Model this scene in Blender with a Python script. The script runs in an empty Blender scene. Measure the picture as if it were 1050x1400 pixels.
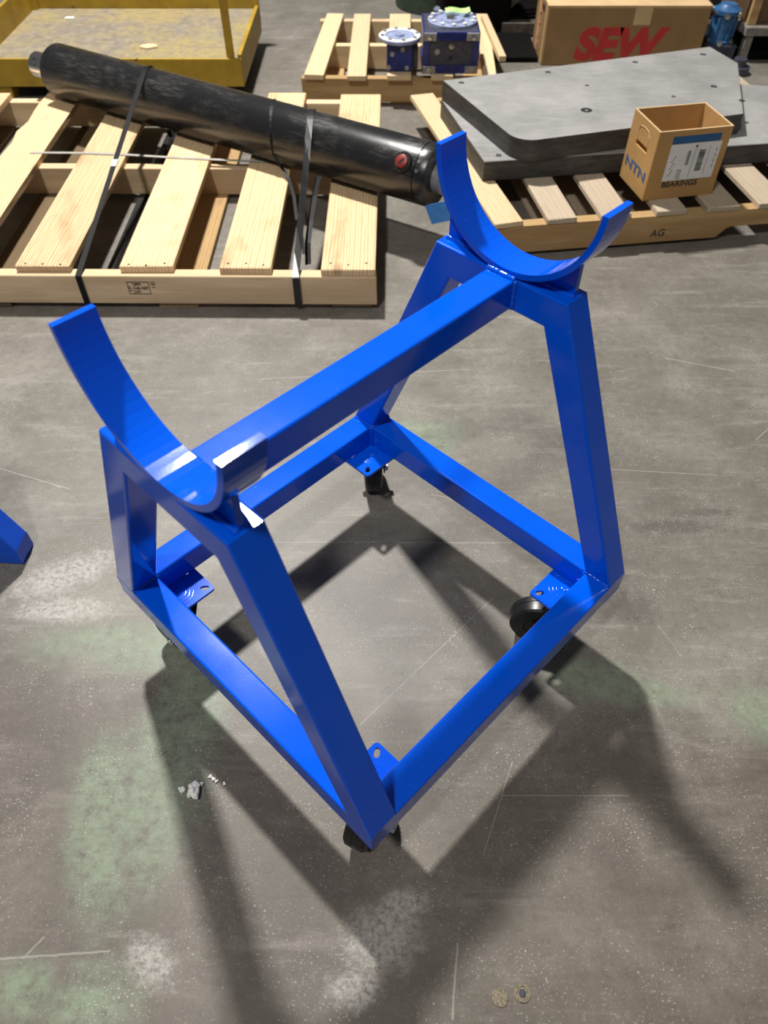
import bpy, bmesh, math, random
from mathutils import Vector, Matrix
random.seed(7)
PI = math.pi
C = bpy.context.scene.collection
scene = bpy.context.scene

# ------------------------------------------------------------------ camera
cam_d = bpy.data.cameras.new('camera'); cam = bpy.data.objects.new('camera', cam_d); C.objects.link(cam)
cam_d.sensor_fit = 'VERTICAL'; cam_d.sensor_height = 36.0; cam_d.sensor_width = 27.0
cam_d.lens = 1017.98 / 1400 * 36.0
CAM = Vector((0.0231, -0.7960, 1.2620))
PITCH = math.radians(49.36)
cam.location = CAM
cam.rotation_euler = (PI/2 - PITCH, 0, 0)
cam_d.clip_start = 0.05
cam_d.dof.use_dof = True
cam_d.dof.focus_distance = 1.36
cam_d.dof.aperture_fstop = 4.6
scene.camera = cam

# ------------------------------------------------------------------ world, lamps, exposure
w = bpy.data.worlds.new('world'); scene.world = w; w.use_nodes = True
w.node_tree.nodes['Background'].inputs[0].default_value = (1.0, 0.985, 0.95, 1)
w.node_tree.nodes['Background'].inputs[1].default_value = 0.10

def lamp(name, loc, target, size, power, col=(1, .97, .92)):
    d = bpy.data.lights.new(name, 'AREA'); d.shape = 'RECTANGLE'; d.size = size[0]; d.size_y = size[1]
    d.energy = power; d.color = col
    o = bpy.data.objects.new(name, d); C.objects.link(o); o.location = loc
    o.rotation_euler = (Vector(target) - Vector(loc)).to_track_quat('-Z', 'Y').to_euler()
    return o
lamp('high_bay_lamp_rear', (-1.057, 3.05, 4.94), (-.4, 1.0, 0), (.27, .27), 480, (1, .975, .925))
lamp('high_bay_lamp_front', (-1.3, -2.0, 5.0), (-.4, 0, 0), (.40, .40), 135, (1, .975, .925))

scene.view_settings.view_transform = 'Standard'
scene.view_settings.look = 'None'
scene.view_settings.gamma = 1.0
scene.view_settings.use_curve_mapping = False
scene.view_settings.exposure = 0.0

# ------------------------------------------------------------------ node helpers
class NT:
    def __init__(s, name):
        s.m = bpy.data.materials.new(name); s.m.use_nodes = True
        s.t = s.m.node_tree; s.n = s.t.nodes; s.l = s.t.links
        s.b = s.n['Principled BSDF']
    def node(s, typ, **kw):
        o = s.n.new(typ)
        for k, v in kw.items():
            if k in o.inputs: o.inputs[k].default_value = v
            else: setattr(o, k, v)
        return o
    def link(s, a, b): s.l.new(a, b)
    def coords(s, kind='Object', scale=(1, 1, 1), rnd=False, loc=(0, 0, 0), rot=(0, 0, 0)):
        c = s.node('ShaderNodeTexCoord'); m = s.node('ShaderNodeMapping')
        m.inputs['Scale'].default_value = scale; m.inputs['Location'].default_value = loc; m.inputs['Rotation'].default_value = rot
        src = c.outputs[kind]
        if rnd:
            oi = s.node('ShaderNodeObjectInfo'); mu = s.node('ShaderNodeMath', operation='MULTIPLY'); mu.inputs[1].default_value = 17.3
            s.link(oi.outputs['Random'], mu.inputs[0])
            ad = s.node('ShaderNodeVectorMath', operation='ADD'); s.link(src, ad.inputs[0]); s.link(mu.outputs[0], ad.inputs[1]); src = ad.outputs[0]
        s.link(src, m.inputs[0]); return m.outputs[0]
    def noise(s, vec, scale, detail=4, rough=.55, dist=0):
        o = s.node('ShaderNodeTexNoise'); o.inputs['Scale'].default_value = scale; o.inputs['Detail'].default_value = detail
        o.inputs['Roughness'].default_value = rough; o.inputs['Distortion'].default_value = dist
        s.link(vec, o.inputs['Vector']); return o.outputs['Fac']
    def ramp(s, fac, stops, interp='LINEAR'):
        o = s.node('ShaderNodeValToRGB'); o.color_ramp.interpolation = interp
        e = o.color_ramp.elements
        while len(e) < len(stops): e.new(0.5)
        for i, (p, c) in enumerate(stops):
            e[i].position = p; e[i].color = (c[0], c[1], c[2], 1) if not isinstance(c, (int, float)) else (c, c, c, 1)
        s.link(fac, o.inputs[0]); return o.outputs[0]
    def mix(s, fac, a, b, blend='MIX'):
        o = s.node('ShaderNodeMix', data_type='RGBA', blend_type=blend)
        for sock, v in ((o.inputs[0], fac), (o.inputs[6], a), (o.inputs[7], b)):
            if isinstance(v, (int, float)): sock.default_value = v
            elif isinstance(v, tuple): sock.default_value = (v[0], v[1], v[2], 1)
            else: s.link(v, sock)
        return o.outputs[2]
    def math(s, op, a, b=None, clamp=False):
        o = s.node('ShaderNodeMath', operation=op); o.use_clamp = clamp
        for i, v in enumerate((a, b)):
            if v is None: continue
            if isinstance(v, (int, float)): o.inputs[i].default_value = v
            else: s.link(v, o.inputs[i])
        return o.outputs[0]
    def bump(s, h, strength=.2, dist=.002):
        o = s.node('ShaderNodeBump'); o.inputs['Strength'].default_value = strength; o.inputs['Distance'].default_value = dist
        s.link(h, o.inputs['Height']); s.link(o.outputs[0], s.b.inputs['Normal'])
    def set(s, **kw):
        for k, v in kw.items():
            i = s.b.inputs[k.replace('_', ' ')]
            if isinstance(v, (int, float)): i.default_value = v
            elif isinstance(v, tuple): i.default_value = (v[0], v[1], v[2], 1)
            else: s.link(v, i)
        return s.m

M = {}
def plain(name, col, rough=.5, metal=0, var=.12, sc=30, coat=0, spec=.5):
    t = NT(name); v = t.coords('Object', rnd=True); n = t.noise(v, sc, 4)
    lo = tuple(c*(1-var) for c in col); hi = tuple(min(1, c*(1+var)) for c in col)
    c = t.ramp(n, [(.3, lo), (.7, hi)])
    M[name] = t.set(Base_Color=c, Roughness=rough, Metallic=metal, Coat_Weight=coat, Specular_IOR_Level=spec)
    return M[name]

# blue gloss enamel with slight orange peel and pale specks
t = NT('blue_paint'); v = t.coords('Object'); n = t.noise(v, 320, 2); n2 = t.noise(v, 9, 5)
pale_speck = t.math('MULTIPLY', t.ramp(t.noise(v, 300, 2), [(.72, 0.0), (.76, 1.0)]), t.ramp(t.noise(v, 7, 4), [(.50, 0.0), (.62, 1.0)]))
base = t.ramp(n2, [(.3, (.000, .088, .70)), (.75, (.001, .096, .74))])
c = t.mix(t.math('MULTIPLY', pale_speck, .45), base, (.55, .65, .85))
r = t.math('ADD', t.math('MULTIPLY', n2, .08), .07)
t.bump(n, .035, .0006)
M['blue'] = t.set(Base_Color=c, Roughness=r, Specular_IOR_Level=.40)

plain('black_rubber', (.012, .012, .013), .35, 0, .3)
plain('zinc', (.55, .56, .58), .28, 1)
plain('chrome', (.75, .76, .78), .16, 1, .05)
plain('black_steel', (.02, .02, .022), .42, .3, .3)
plain('strap_steel', (.022, .023, .025), .34, .25, .2, spec=.4)
plain('strap_plastic', (.009, .009, .010), .5, 0, .2, spec=.15)
plain('white_buckle', (.75, .76, .78), .3, .6)
plain('clear_strap', (.42, .40, .36), .25)
plain('red_plug', (.24, .022, .018), .45)
plain('tag_blue', (.06, .27, .72), .5)
plain('print_black', (.03, .03, .03), .7)
plain('print_blue', (.05, .10, .22), .7)
plain('label_blue', (.015, .09, .24), .5)
plain('label_white', (.72, .72, .69), .5, 0, .06)
plain('print_red', (.50, .03, .03), .6)
plain('print_red_pale', (.62, .25, .16), .7)
plain('gear_blue', (.012, .022, .15), .32, 0, .35, 40)
plain('gear_grey', (.30, .29, .29), .4, .2, .3, 40)
plain('gear_dark', (.06, .06, .085), .4, .2, .3, 40)
plain('light_blue_cast', (.26, .30, .46), .4, 0, .3)
plain('green_tag', (.42, .75, .22), .5)
plain('motor_blue', (.03, .11, .26), .4, 0, .3)
plain('drum_green', (.025, .04, .025), .45, 0, .3)
plain('rack_steel', (.10, .082, .072), .5, .2, .35)
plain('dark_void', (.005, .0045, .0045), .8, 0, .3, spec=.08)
plain('grey_beam', (.25, .23, .21), .55, .2, .3)
plain('panel_wood', (.12, .066, .032), .6, 0, .3, 12)
plain('chip_white', (.90, .89, .86), .9, 0, .12, 200)
plain('anchor_rust', (.19, .16, .11), .8, .1, .5, 300)
plain('hole_dark', (.008, .008, .008), .8)

# black painted cylinder with dusty scuffs
t = NT('cylinder_black'); v = t.coords('Object', scale=(1, 1, 1))
n = t.noise(t.coords('Object', scale=(.6, 1, 1)), 9, 7, .7, .6); n2 = t.noise(t.coords('Object', scale=(9, 70, 70), rot=(.3, .2, .25)), 2.2, 6, .7)
sc = t.math('MULTIPLY', t.ramp(n, [(.46, 0.0), (.74, 1.0)]), t.ramp(n2, [(.44, 0.0), (.72, 1.0)]))
c = t.mix(t.math('MULTIPLY', sc, .55), (.010, .010, .011), (.22, .21, .20))
M['cyl'] = t.set(Base_Color=c, Roughness=t.math('ADD', t.math('MULTIPLY', sc, .4), t.math('ADD', .20, t.math('MULTIPLY', n, .14))), Specular_IOR_Level=.7)

def wood(name, light, mid, dark, knots=.55, stain=.4):
    t = NT(name)
    g = t.coords('Object', scale=(1.4, 16, 16), rnd=True)
    w1 = t.node('ShaderNodeTexWave', wave_type='BANDS', bands_direction='Y'); w1.inputs['Scale'].default_value = 1.1
    w1.inputs['Distortion'].default_value = 5.0; w1.inputs['Detail'].default_value = 3; w1.inputs['Detail Scale'].default_value = .8
    t.link(g, w1.inputs['Vector'])
    fine = t.noise(t.coords('Object', scale=(4, 120, 120), rnd=True), 3, 4)
    grain = t.math('ADD', t.math('MULTIPLY', w1.outputs['Fac'], .55), t.math('MULTIPLY', fine, .45))
    c = t.ramp(grain, [(.18, mid), (.46, light), (.60, light), (.85, mid)])
    big = t.noise(t.coords('Object', scale=(3, 8, 8), rnd=True), 1.6, 4)
    c = t.mix(t.math('MULTIPLY', t.ramp(big, [(.55, 0.0), (.78, 1.0)]), stain), c, dark)
    # knots
    vo = t.node('ShaderNodeTexVoronoi'); vo.inputs['Scale'].default_value = 1.0
    t.link(t.coords('Object', scale=(3.2, 7.5, 2), rnd=True), vo.inputs['Vector'])
    k = t.ramp(vo.outputs['Distance'], [(.07, 1.0), (.16, 0.0)])
    c = t.mix(t.math('MULTIPLY', k, knots), c, tuple(x*.45 for x in dark))
    oi = t.node('ShaderNodeObjectInfo')
    hs = t.node('ShaderNodeHueSaturation'); t.link(c, hs.inputs['Color'])
    t.link(t.math('ADD', t.math('MULTIPLY', oi.outputs['Random'], .24), .88), hs.inputs['Value'])
    t.bump(grain, .35, .0015)
    M[name] = t.set(Base_Color=hs.outputs[0], Roughness=.72, Specular_IOR_Level=.25)
wood('pine', (.77, .570, .350), (.55, .365, .19), (.34, .19, .085), .7, .6)
wood('pine_side', (.70, .53, .33), (.56, .40, .235), (.38, .23, .11), .4, .25)
wood('pine_grey', (.47, .385, .29), (.36, .285, .205), (.20, .14, .085), .25, .35)
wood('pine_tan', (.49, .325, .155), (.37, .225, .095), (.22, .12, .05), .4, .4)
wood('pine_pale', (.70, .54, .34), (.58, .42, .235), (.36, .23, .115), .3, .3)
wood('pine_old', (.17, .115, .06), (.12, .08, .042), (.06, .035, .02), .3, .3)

def card(name, col, edge=.10):
    t = NT(name); v = t.coords('Object', rnd=True)
    n = t.noise(v, 9, 5); f = t.noise(v, 120, 3)
    c = t.ramp(n, [(.3, tuple(x*.86 for x in col)), (.7, tuple(x*1.1 for x in col))])
    c = t.mix(t.math('MULTIPLY', f, .12), c, tuple(x*.5 for x in col))
    t.bump(f, .06, .001)
    M[name] = t.set(Base_Color=c, Roughness=.75, Specular_IOR_Level=.2)
card('cardboard', (.47, .275, .105)); card('cardboard_sew', (.31, .19, .085)); card('cardboard_edge', (.60, .42, .23))

# mill scale steel plate
t = NT('plate_top'); v = t.coords('Object')
n = t.noise(v, 5, 6, .6); n2 = t.noise(t.coords('Object', scale=(3, 16, 3)), 4, 5); n3 = t.noise(v, 90, 3)
c = t.ramp(n, [(.3, (.255, .25, .245)), (.55, (.34, .332, .325)), (.75, (.42, .41, .40))])
c = t.mix(t.ramp(n2, [(.55, 0.0), (.75, .5)]), c, (.40, .395, .39))
c = t.mix(t.ramp(n3, [(.62, 0.0), (.8, .5)]), c, (.06, .055, .05))
M['plate_top'] = t.set(Base_Color=c, Metallic=.25, Roughness=t.math('ADD', t.math('MULTIPLY', n2, .25), .38))
t = NT('plate_edge'); v = t.coords('Object', scale=(1, 1, 5)); n = t.noise(v, 12, 6, .7)
c = t.ramp(n, [(.3, (.028, .028, .029)), (.6, (.07, .068, .067)), (.85, (.15, .14, .135))])
M['plate_edge'] = t.set(Base_Color=c, Metallic=.3, Roughness=.55)

# worn yellow enamel
t = NT('yellow_paint'); v = t.coords('Object', rnd=True); n = t.noise(v, 7, 6, .65); n2 = t.noise(v, 35, 4)
c = t.ramp(n, [(.3, (.29, .175, .012)), (.6, (.43, .28, .020)), (.8, (.46, .33, .06))])
ch = t.ramp(n2, [(.66, 0.0), (.70, 1.0)])
c = t.mix(t.math('MULTIPLY', ch, .85), c, (.05, .035, .02))
M['yellow'] = t.set(Base_Color=c, Roughness=.5)
t = NT('deck_worn'); v = t.coords('Object'); n = t.noise(v, 3.5, 7, .7); n2 = t.noise(v, 28, 5, .7); n3 = t.noise(v, 60, 3)
c = t.ramp(n2, [(.3, (.16, .135, .105)), (.6, (.25, .215, .17)), (.8, (.32, .28, .23))])
c = t.mix(t.math('MULTIPLY', t.ramp(n, [(.42, 0.0), (.60, 1.0)]), t.ramp(n3, [(.35, .2), (.65, .9)])), c, (.36, .27, .07))
M['deck'] = t.set(Base_Color=c, Roughness=.7)

# ------------------------------------------------------------------ concrete floor material (world metres)
t = NT('concrete'); v = t.coords('Object')
big = t.noise(v, 1.1, 5, .6); mid = t.noise(v, 4.5, 8, .66, .5); fine = t.noise(v, 42, 6, .75); grit = t.noise(v, 260, 3, .6); grit2 = t.noise(v, 110, 4, .7)
streak = t.noise(t.coords('Object', scale=(1.6, 11, 1), rot=(0, 0, .06)), 2.2, 7, .72, .3)
c = t.ramp(mid, [(.28, (.130, .117, .097)), (.5, (.182, .166, .141)), (.74, (.262, .242, .210))])
c = t.mix(t.math('MULTIPLY', t.ramp(big, [(.36, 1.0), (.60, 0.0)]), .6), c, (.128, .113, .097))
c = t.mix(t.math('MULTIPLY', t.ramp(streak, [(.54, 0.0), (.70, 1.0)]), .50), c, (.34, .32, .29))
c = t.mix(t.math('MULTIPLY', t.ramp(streak, [(.30, 1.0), (.44, 0.0)]), .45), c, (.105, .093, .081))
c = t.mix(t.math('MULTIPLY', t.ramp(fine, [(.30, 1.0), (.48, 0.0)]), .50), c, (.095, .085, .074))
c = t.mix(t.math('MULTIPLY', t.ramp(fine, [(.56, 0.0), (.74, 1.0)]), .42), c, (.37, .35, .32))
c = t.mix(t.math('MULTIPLY', t.math('ABSOLUTE', t.math('SUBTRACT', grit2, .5)), 1.3), c, (.10, .09, .08))
def blob(x, y, rx, ry, rot=0, edge=.75, namp=.9, nsc=None):
    mp = t.node('ShaderNodeMapping', vector_type='TEXTURE'); mp.inputs['Location'].default_value = (x, y, 0)
    mp.inputs['Rotation'].default_value = (0, 0, rot); mp.inputs['Scale'].default_value = (rx, ry, 1)
    t.link(v, mp.inputs[0])
    ln = t.node('ShaderNodeVectorMath', operation='LENGTH'); t.link(mp.outputs[0], ln.inputs[0])
    d = t.math('ADD', ln.outputs['Value'], t.math('MULTIPLY', t.math('SUBTRACT', nsc if nsc is not None else mid, .5), namp*2))
    return t.ramp(d, [(edge*.55, 1.0), (1.25, 0.0)])
def stroke(a, b, hw=.0012):
    """one scratch between two floor points"""
    mx, my = (a[0]+b[0])/2, (a[1]+b[1])/2; dx, dy = b[0]-a[0], b[1]-a[1]; ln = math.hypot(dx, dy)/2
    mp = t.node('ShaderNodeMapping', vector_type='TEXTURE'); mp.inputs['Location'].default_value = (mx, my, 0)
    mp.inputs['Rotation'].default_value = (0, 0, math.atan2(dy, dx)); mp.inputs['Scale'].default_value = (ln, hw, 1)
    t.link(v, mp.inputs[0]); sp = t.node('ShaderNodeSeparateXYZ'); t.link(mp.outputs[0], sp.inputs[0])
    ax = t.math('LESS_THAN', t.math('ABSOLUTE', sp.outputs[0]), 1.0)
    wob = t.math('ADD', sp.outputs[1], t.math('MULTIPLY', t.math('SUBTRACT', fine, .5), 3.0))
    ay = t.math('SUBTRACT', 1.0, t.math('ABSOLUTE', wob), True)
    return t.math('MULTIPLY', ax, ay)
def add(a, b): return t.math('MAXIMUM', a, b)
# darker, browner floor tone on the near side of the old green line
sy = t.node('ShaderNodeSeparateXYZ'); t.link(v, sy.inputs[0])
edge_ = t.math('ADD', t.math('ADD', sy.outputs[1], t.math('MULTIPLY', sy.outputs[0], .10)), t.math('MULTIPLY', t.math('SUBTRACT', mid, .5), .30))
near_tone = t.ramp(t.math('ADD', edge_, .65), [(.44, 1.0), (.54, 0.0)])
c = t.mix(t.math('MULTIPLY', near_tone, .95), c, t.mix(1.0, c, (.74, .70, .68), 'MULTIPLY'))
# green paint remains
green = None
for a in ((-.47, -.055, .22, .075, -.06), (-.33, -.19, .075, .13, .15), (-.35, -.34, .09, .19, .1), (-.44, -.38, .075, .19, .2), (-.39, -.64, .085, .07, 0), (.70, -.19, .085, .075, -.2),
          (.47, -.145, .22, .04, -.1), (.40, -.125, .12, .05, 0), (.1, .52, .14, .10, 0), (-.50, -.62, .06, .05, 0)):
    g_ = blob(*a); green = g_ if green is None else add(green, g_)
gm = t.math('MULTIPLY', green, t.ramp(fine, [(.34, .12), (.58, 1.0)]))
c = t.mix(t.math('MULTIPLY', gm, .66), c, (.215, .285, .190))
# whitish speckled patches
white = None
for a in ((-.64, .115, .14, .055, .45), (-.62, .03, .12, .04, 0), (.02, -.555, .075, .06, .3), (-.32, -.585, .055, .035, -.7), (.05, -.51, .05, .03, .2), (-.02, -.62, .05, .03, 0)):
    g_ = blob(*a, nsc=fine, namp=.9); white = g_ if white is None else add(white, g_)
wm = t.math('MULTIPLY', white, t.ramp(grit2, [(.36, .15), (.58, 1.0)]))
c = t.mix(t.math('MULTIPLY', wm, .60), c, (.50, .475, .445))
# dark rubber smudges
smudge = None
for a in ((.66, .245, .14, .022, 0), (.74, .285, .10, .014, .1), (.52, .03, .07, .05, .2), (.0, -.72, .16, .05, 0)):
    g_ = blob(*a, nsc=fine, namp=.8); smudge = g_ if smudge is None else add(smudge, g_)
c = t.mix(t.math('MULTIPLY', smudge, .5), c, (.085, .072, .068))
# scratches
st_ = None
for a, b, hw in (((-.019, -.215), (.245, .058), .0011), ((-.88, .422), (-.699, .357), .0022), ((.05, .20), (.299, .20), .0016), ((.133, -.561), (.119, -.656), .0022), ((.182, -.437), (.246, -.282), .0009),
                 ((.787, .838), (.959, .782), .0028), ((.565, -.007), (.593, -.078), .0010), ((-.253, .201), (.015, .202), .0010), ((-.51, -.581), (-.486, -.552), .0018), ((-.543, -.581), (-.383, -.571), .0022),
                 ((.131, .34), (.246, .309), .0020), ((.221, -.342), (.436, -.342), .0010), ((-.30, .75), (.25, .79), .0018), ((.55, .42), (.80, .40), .0016), ((-.60, .30), (-.42, .36), .0014), ((.93, .52), (1.02, .60), .0022), ((-.16, .62), (-.02, .70), .0014)):
    g_ = stroke(a, b, hw); st_ = g_ if st_ is None else add(st_, g_)
c = t.mix(t.math('MULTIPLY', st_, .45), c, (.50, .47, .42))
# grit specks: clustered pale flecks plus dark pits
clus = t.ramp(t.noise(v, 9, 5, .7), [(.42, .10), (.66, 1.0)])
c = t.mix(t.math('MULTIPLY', t.math('MULTIPLY', t.ramp(grit, [(.615, 0.0), (.66, 1.0)]), clus), .75), c, (.58, .55, .51))
fleck = t.noise(t.coords('Object', scale=(1, 2.2, 1), rot=(0, 0, .2)), 95, 3, .6)
c = t.mix(t.math('MULTIPLY', t.math('MULTIPLY', t.ramp(fleck, [(.66, 0.0), (.71, 1.0)]), clus), .55), c, (.60, .57, .53))
c = t.mix(t.math('MULTIPLY', t.ramp(grit, [(.26, 1.0), (.33, 0.0)]), .55), c, (.05, .045, .04))
rr = t.math('ADD', t.math('MULTIPLY', mid, .20), t.math('ADD', .30, t.math('MULTIPLY', fine, .18)))
h = t.math('ADD', t.math('MULTIPLY', fine, .5), t.math('MULTIPLY', grit, .5))
t.bump(h, .22, .0016)
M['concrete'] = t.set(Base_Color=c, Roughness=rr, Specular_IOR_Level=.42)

# ------------------------------------------------------------------ object helpers
def obj(name, bm, m, parent=None, smooth=False, autosmooth=None):
    me = bpy.data.meshes.new(name)
    bmesh.ops.recalc_face_normals(bm, faces=bm.faces)
    bm.to_mesh(me); bm.free()
    for mm in (m if isinstance(m, (list, tuple)) else [m]): me.materials.append(M[mm] if isinstance(mm, str) else mm)
    if smooth: me.polygons.foreach_set('use_smooth', [True]*len(me.polygons))
    if autosmooth: me.polygons.foreach_set('use_smooth', [True]*len(me.polygons)); me.set_sharp_from_angle(angle=autosmooth)
    o = bpy.data.objects.new(name, me); C.objects.link(o)
    if parent: o.parent = parent
    return o
def thing(name, label, cat, loc=(0, 0, 0), rz=0, group=None):
    o = bpy.data.objects.new(name, None); C.objects.link(o); o.location = loc; o.rotation_euler = (0, 0, rz)
    o.empty_display_size = .05
    return tag(o, label, cat, group)
def tag(o, label, cat, group=None):
    o['label'] = label; o['category'] = cat
    if group: o['group'] = group
    return o
def hexa(c8, bev=0, long_only=False, seg=2):
    """c8: bottom ring 4, top ring 4"""
    bm = bmesh.new(); v = [bm.verts.new(p) for p in c8]
    for f in ((0, 1, 2, 3), (4, 7, 6, 5), (0, 4, 5, 1), (1, 5, 6, 2), (2, 6, 7, 3), (3, 7, 4, 0)): bm.faces.new([v[i] for i in f])
    if bev:
        bm.verts.index_update()
        es = [e for e in bm.edges if (not long_only) or abs(e.verts[0].index - e.verts[1].index) == 4]
        bmesh.ops.bevel(bm, geom=es, offset=bev, segments=seg, affect='EDGES', profile=.5)
    return bm
def box(c, s, bev=0, R=None, seg=2):
    x, y, z = (k/2 for k in s); c = Vector(c)
    ps = [(-x, -y, -z), (x, -y, -z), (x, y, -z), (-x, y, -z), (-x, -y, z), (x, -y, z), (x, y, z), (-x, y, z)]
    return hexa([c + (R @ Vector(p) if R else Vector(p)) for p in ps], bev, seg=seg)
def join(*bms):
    a = bms[0]
    for b in bms[1:]:
        me = bpy.data.meshes.new('t'); b.to_mesh(me); a.from_mesh(me); b.free(); bpy.data.meshes.remove(me)
    return a
def frame_of(d):
    d = Vector(d).normalized(); u = d.orthogonal().normalized()
    if abs(d.z) < .9: u = d.cross(Vector((0, 0, 1))).normalized()
    return d, u, d.cross(u)
def lathe(p0, d, prof, n=32, cap=True):
    """prof: list of (dist along d, radius)"""
    bm = bmesh.new(); d, u, w_ = frame_of(d); p0 = Vector(p0); rings = []
    for (s, r) in prof:
        if r < 1e-6: rings.append([bm.verts.new(p0 + d*s)]); continue
        rings.append([bm.verts.new(p0 + d*s + (u*math.cos(a) + w_*math.sin(a))*r) for a in [2*PI*i/n for i in range(n)]])
    for a, b in zip(rings, rings[1:]):
        for i in range(n):
            j = (i+1) % n
            if len(a) == 1 and len(b) == 1: continue
            if len(a) == 1: bm.faces.new((a[0], b[i], b[j]))
            elif len(b) == 1: bm.faces.new((a[i], a[j], b[0]))
            else: bm.faces.new((a[i], a[j], b[j], b[i]))
    if cap:
        for r_ in (rings[0], rings[-1]):
            if len(r_) > 2: bm.faces.new(r_)
    return bm
def tube(pts, r, n=8): 
    bm = bmesh.new(); rings = []
    pts = [Vector(p) for p in pts]
    for i, p in enumerate(pts):
        d = (pts[min(i+1, len(pts)-1)] - pts[max(i-1, 0)]); d, u, w_ = frame_of(d)
        rings.append([bm.verts.new(p + (u*math.cos(2*PI*k/n) + w_*math.sin(2*PI*k/n))*r) for k in range(n)])
    for a, b in zip(rings, rings[1:]):
        for k in range(n): bm.faces.new((a[k], a[(k+1) % n], b[(k+1) % n], b[k]))
    bm.faces.new(rings[0]); bm.faces.new(rings[-1])
    return bm
def prism(poly, z0, z1, bev=0, mat_top=None):
    bm = bmesh.new(); a = [bm.verts.new((x, y, z0)) for x, y in poly]; b = [bm.verts.new((x, y, z1)) for x, y in poly]
    n = len(poly)
    bm.faces.new(a); ft = bm.faces.new(b)
    for i in range(n): bm.faces.new((a[i], a[(i+1) % n], b[(i+1) % n], b[i]))
    if mat_top is not None: ft.material_index = mat_top
    if bev: bmesh.ops.bevel(bm, geom=[e for e in bm.edges if abs(e.verts[0].co.z-e.verts[1].co.z) < 1e-6], offset=bev, segments=1, affect='EDGES')
    return bm
def ribbon(pts, width, side, thick):
    """flat strap following pts; side = width direction"""
    bm = bmesh.new(); rings = []
    pts = [Vector(p) for p in pts]
    for i, p in enumerate(pts):
        s = Vector(side[i] if isinstance(side, list) else side).normalized()*width/2
        d = (pts[min(i+1, len(pts)-1)] - pts[max(i-1, 0)]).normalized(); nrm = d.cross(s).normalized()*thick
        rings.append([bm.verts.new(q) for q in (p - s, p + s, p + s + nrm, p - s + nrm)])
    for a, b in zip(rings, rings[1:]):
        for k in range(4): bm.faces.new((a[k], a[(k+1) % 4], b[(k+1) % 4], b[k]))
    bm.faces.new(rings[0]); bm.faces.new(rings[-1])
    return bm
def text_mesh(body, size, extrude=.0002, shear=0, offset=0, align='LEFT', sx=1.0):
    cu = bpy.data.curves.new('txt', 'FONT'); cu.body = body; cu.size = size; cu.extrude = extrude; cu.shear = shear; cu.offset = offset; cu.align_x = align
    o = bpy.data.objects.new('txt', cu); C.objects.link(o)
    dg = bpy.context.evaluated_depsgraph_get(); me = bpy.data.meshes.new_from_object(o.evaluated_get(dg))
    bpy.data.objects.remove(o); bpy.data.curves.remove(cu)
    bm = bmesh.new(); bm.from_mesh(me); bpy.data.meshes.remove(me)
    if sx != 1: bmesh.ops.scale(bm, vec=(sx, 1, 1), verts=bm.verts)
    return bm
def place(bm, o, ux, uy):
    ux = Vector(ux).normalized(); uy = Vector(uy).normalized(); uz = ux.cross(uy)
    Mx = Matrix((ux, uy, uz)).transposed().to_4x4(); Mx.translation = Vector(o)
    bm.transform(Mx); return bm

# ------------------------------------------------------------------ floor
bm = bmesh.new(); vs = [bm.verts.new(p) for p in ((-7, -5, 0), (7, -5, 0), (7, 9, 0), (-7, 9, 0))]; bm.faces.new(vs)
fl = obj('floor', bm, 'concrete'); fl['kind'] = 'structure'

# ------------------------------------------------------------------ blue cradle cart (tube units of 2 inches)
S = .0489; L = 12.849; W = 12.892; T = 4.911; ZT = 9.668; H = W/2; TT = T/2; ZF = 4.17; HB = 1.04
YAW = math.radians(45.577); CART = Vector((.0009, -.0298, 0))
cart = thing('cradle_cart', 'glossy blue square tube cradle cart on four casters with two U shaped saddles', 'cart', CART, YAW)
def cp(x, y, z): return Vector(((x - L/2)*S, y*S, (z + ZF)*S))
def inner(z): return (H - 1.06) + (TT - H)*z/ZT
BV = .0036
def c_hexa(name, pts, parent=cart, long_only=True, bev=BV, m='blue'):
    return obj(name, hexa([cp(*p) for p in pts], bev, long_only, 3), m, parent)
for x0 in (0, L-1):   # end frames
    c_hexa('base_tube', [(x0, -H, -HB), (x0+1, -H, -HB), (x0+1, -H, 0), (x0, -H, 0), (x0, H, -HB), (x0+1, H, -HB), (x0+1, H, 0), (x0, H, 0)])
    zi = ZT - 1.02; yi = inner(zi)
    for s in (-1, 1):
        c_hexa('leg', [(x0, s*H, 0), (x0+1, s*H, 0), (x0+1, s*(H-1.06), 0), (x0, s*(H-1.06), 0),
                       (x0, s*TT, ZT), (x0+1, s*TT, ZT), (x0+1, s*yi, zi), (x0, s*yi, zi)])
    c_hexa('top_tube', [(x0, -yi, zi), (x0+1, -yi, zi), (x0+1, -TT, ZT), (x0, -TT, ZT), (x0, yi, zi), (x0+1, yi, zi), (x0+1, TT, ZT), (x0, TT, ZT)])
for s in (-1, 1):
    y0, y1 = s*H, s*(H-1.01)
    c_hexa('side_rail', [(1, y0, -HB), (1, y1, -HB), (1, y1, 0), (1, y0, 0), (L-1, y0, -HB), (L-1, y1, -HB), (L-1, y1, 0), (L-1, y0, 0)])
yb = -.13
c_hexa('top_beam', [(1, yb-.51, ZT-.96), (1, yb+.51, ZT-.96), (1, yb+.51, ZT), (1, yb-.51, ZT), (L-1, yb-.51, ZT-.96), (L-1, yb+.51, ZT-.96), (L-1, yb+.51, ZT), (L-1, yb-.51, ZT)])
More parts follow.
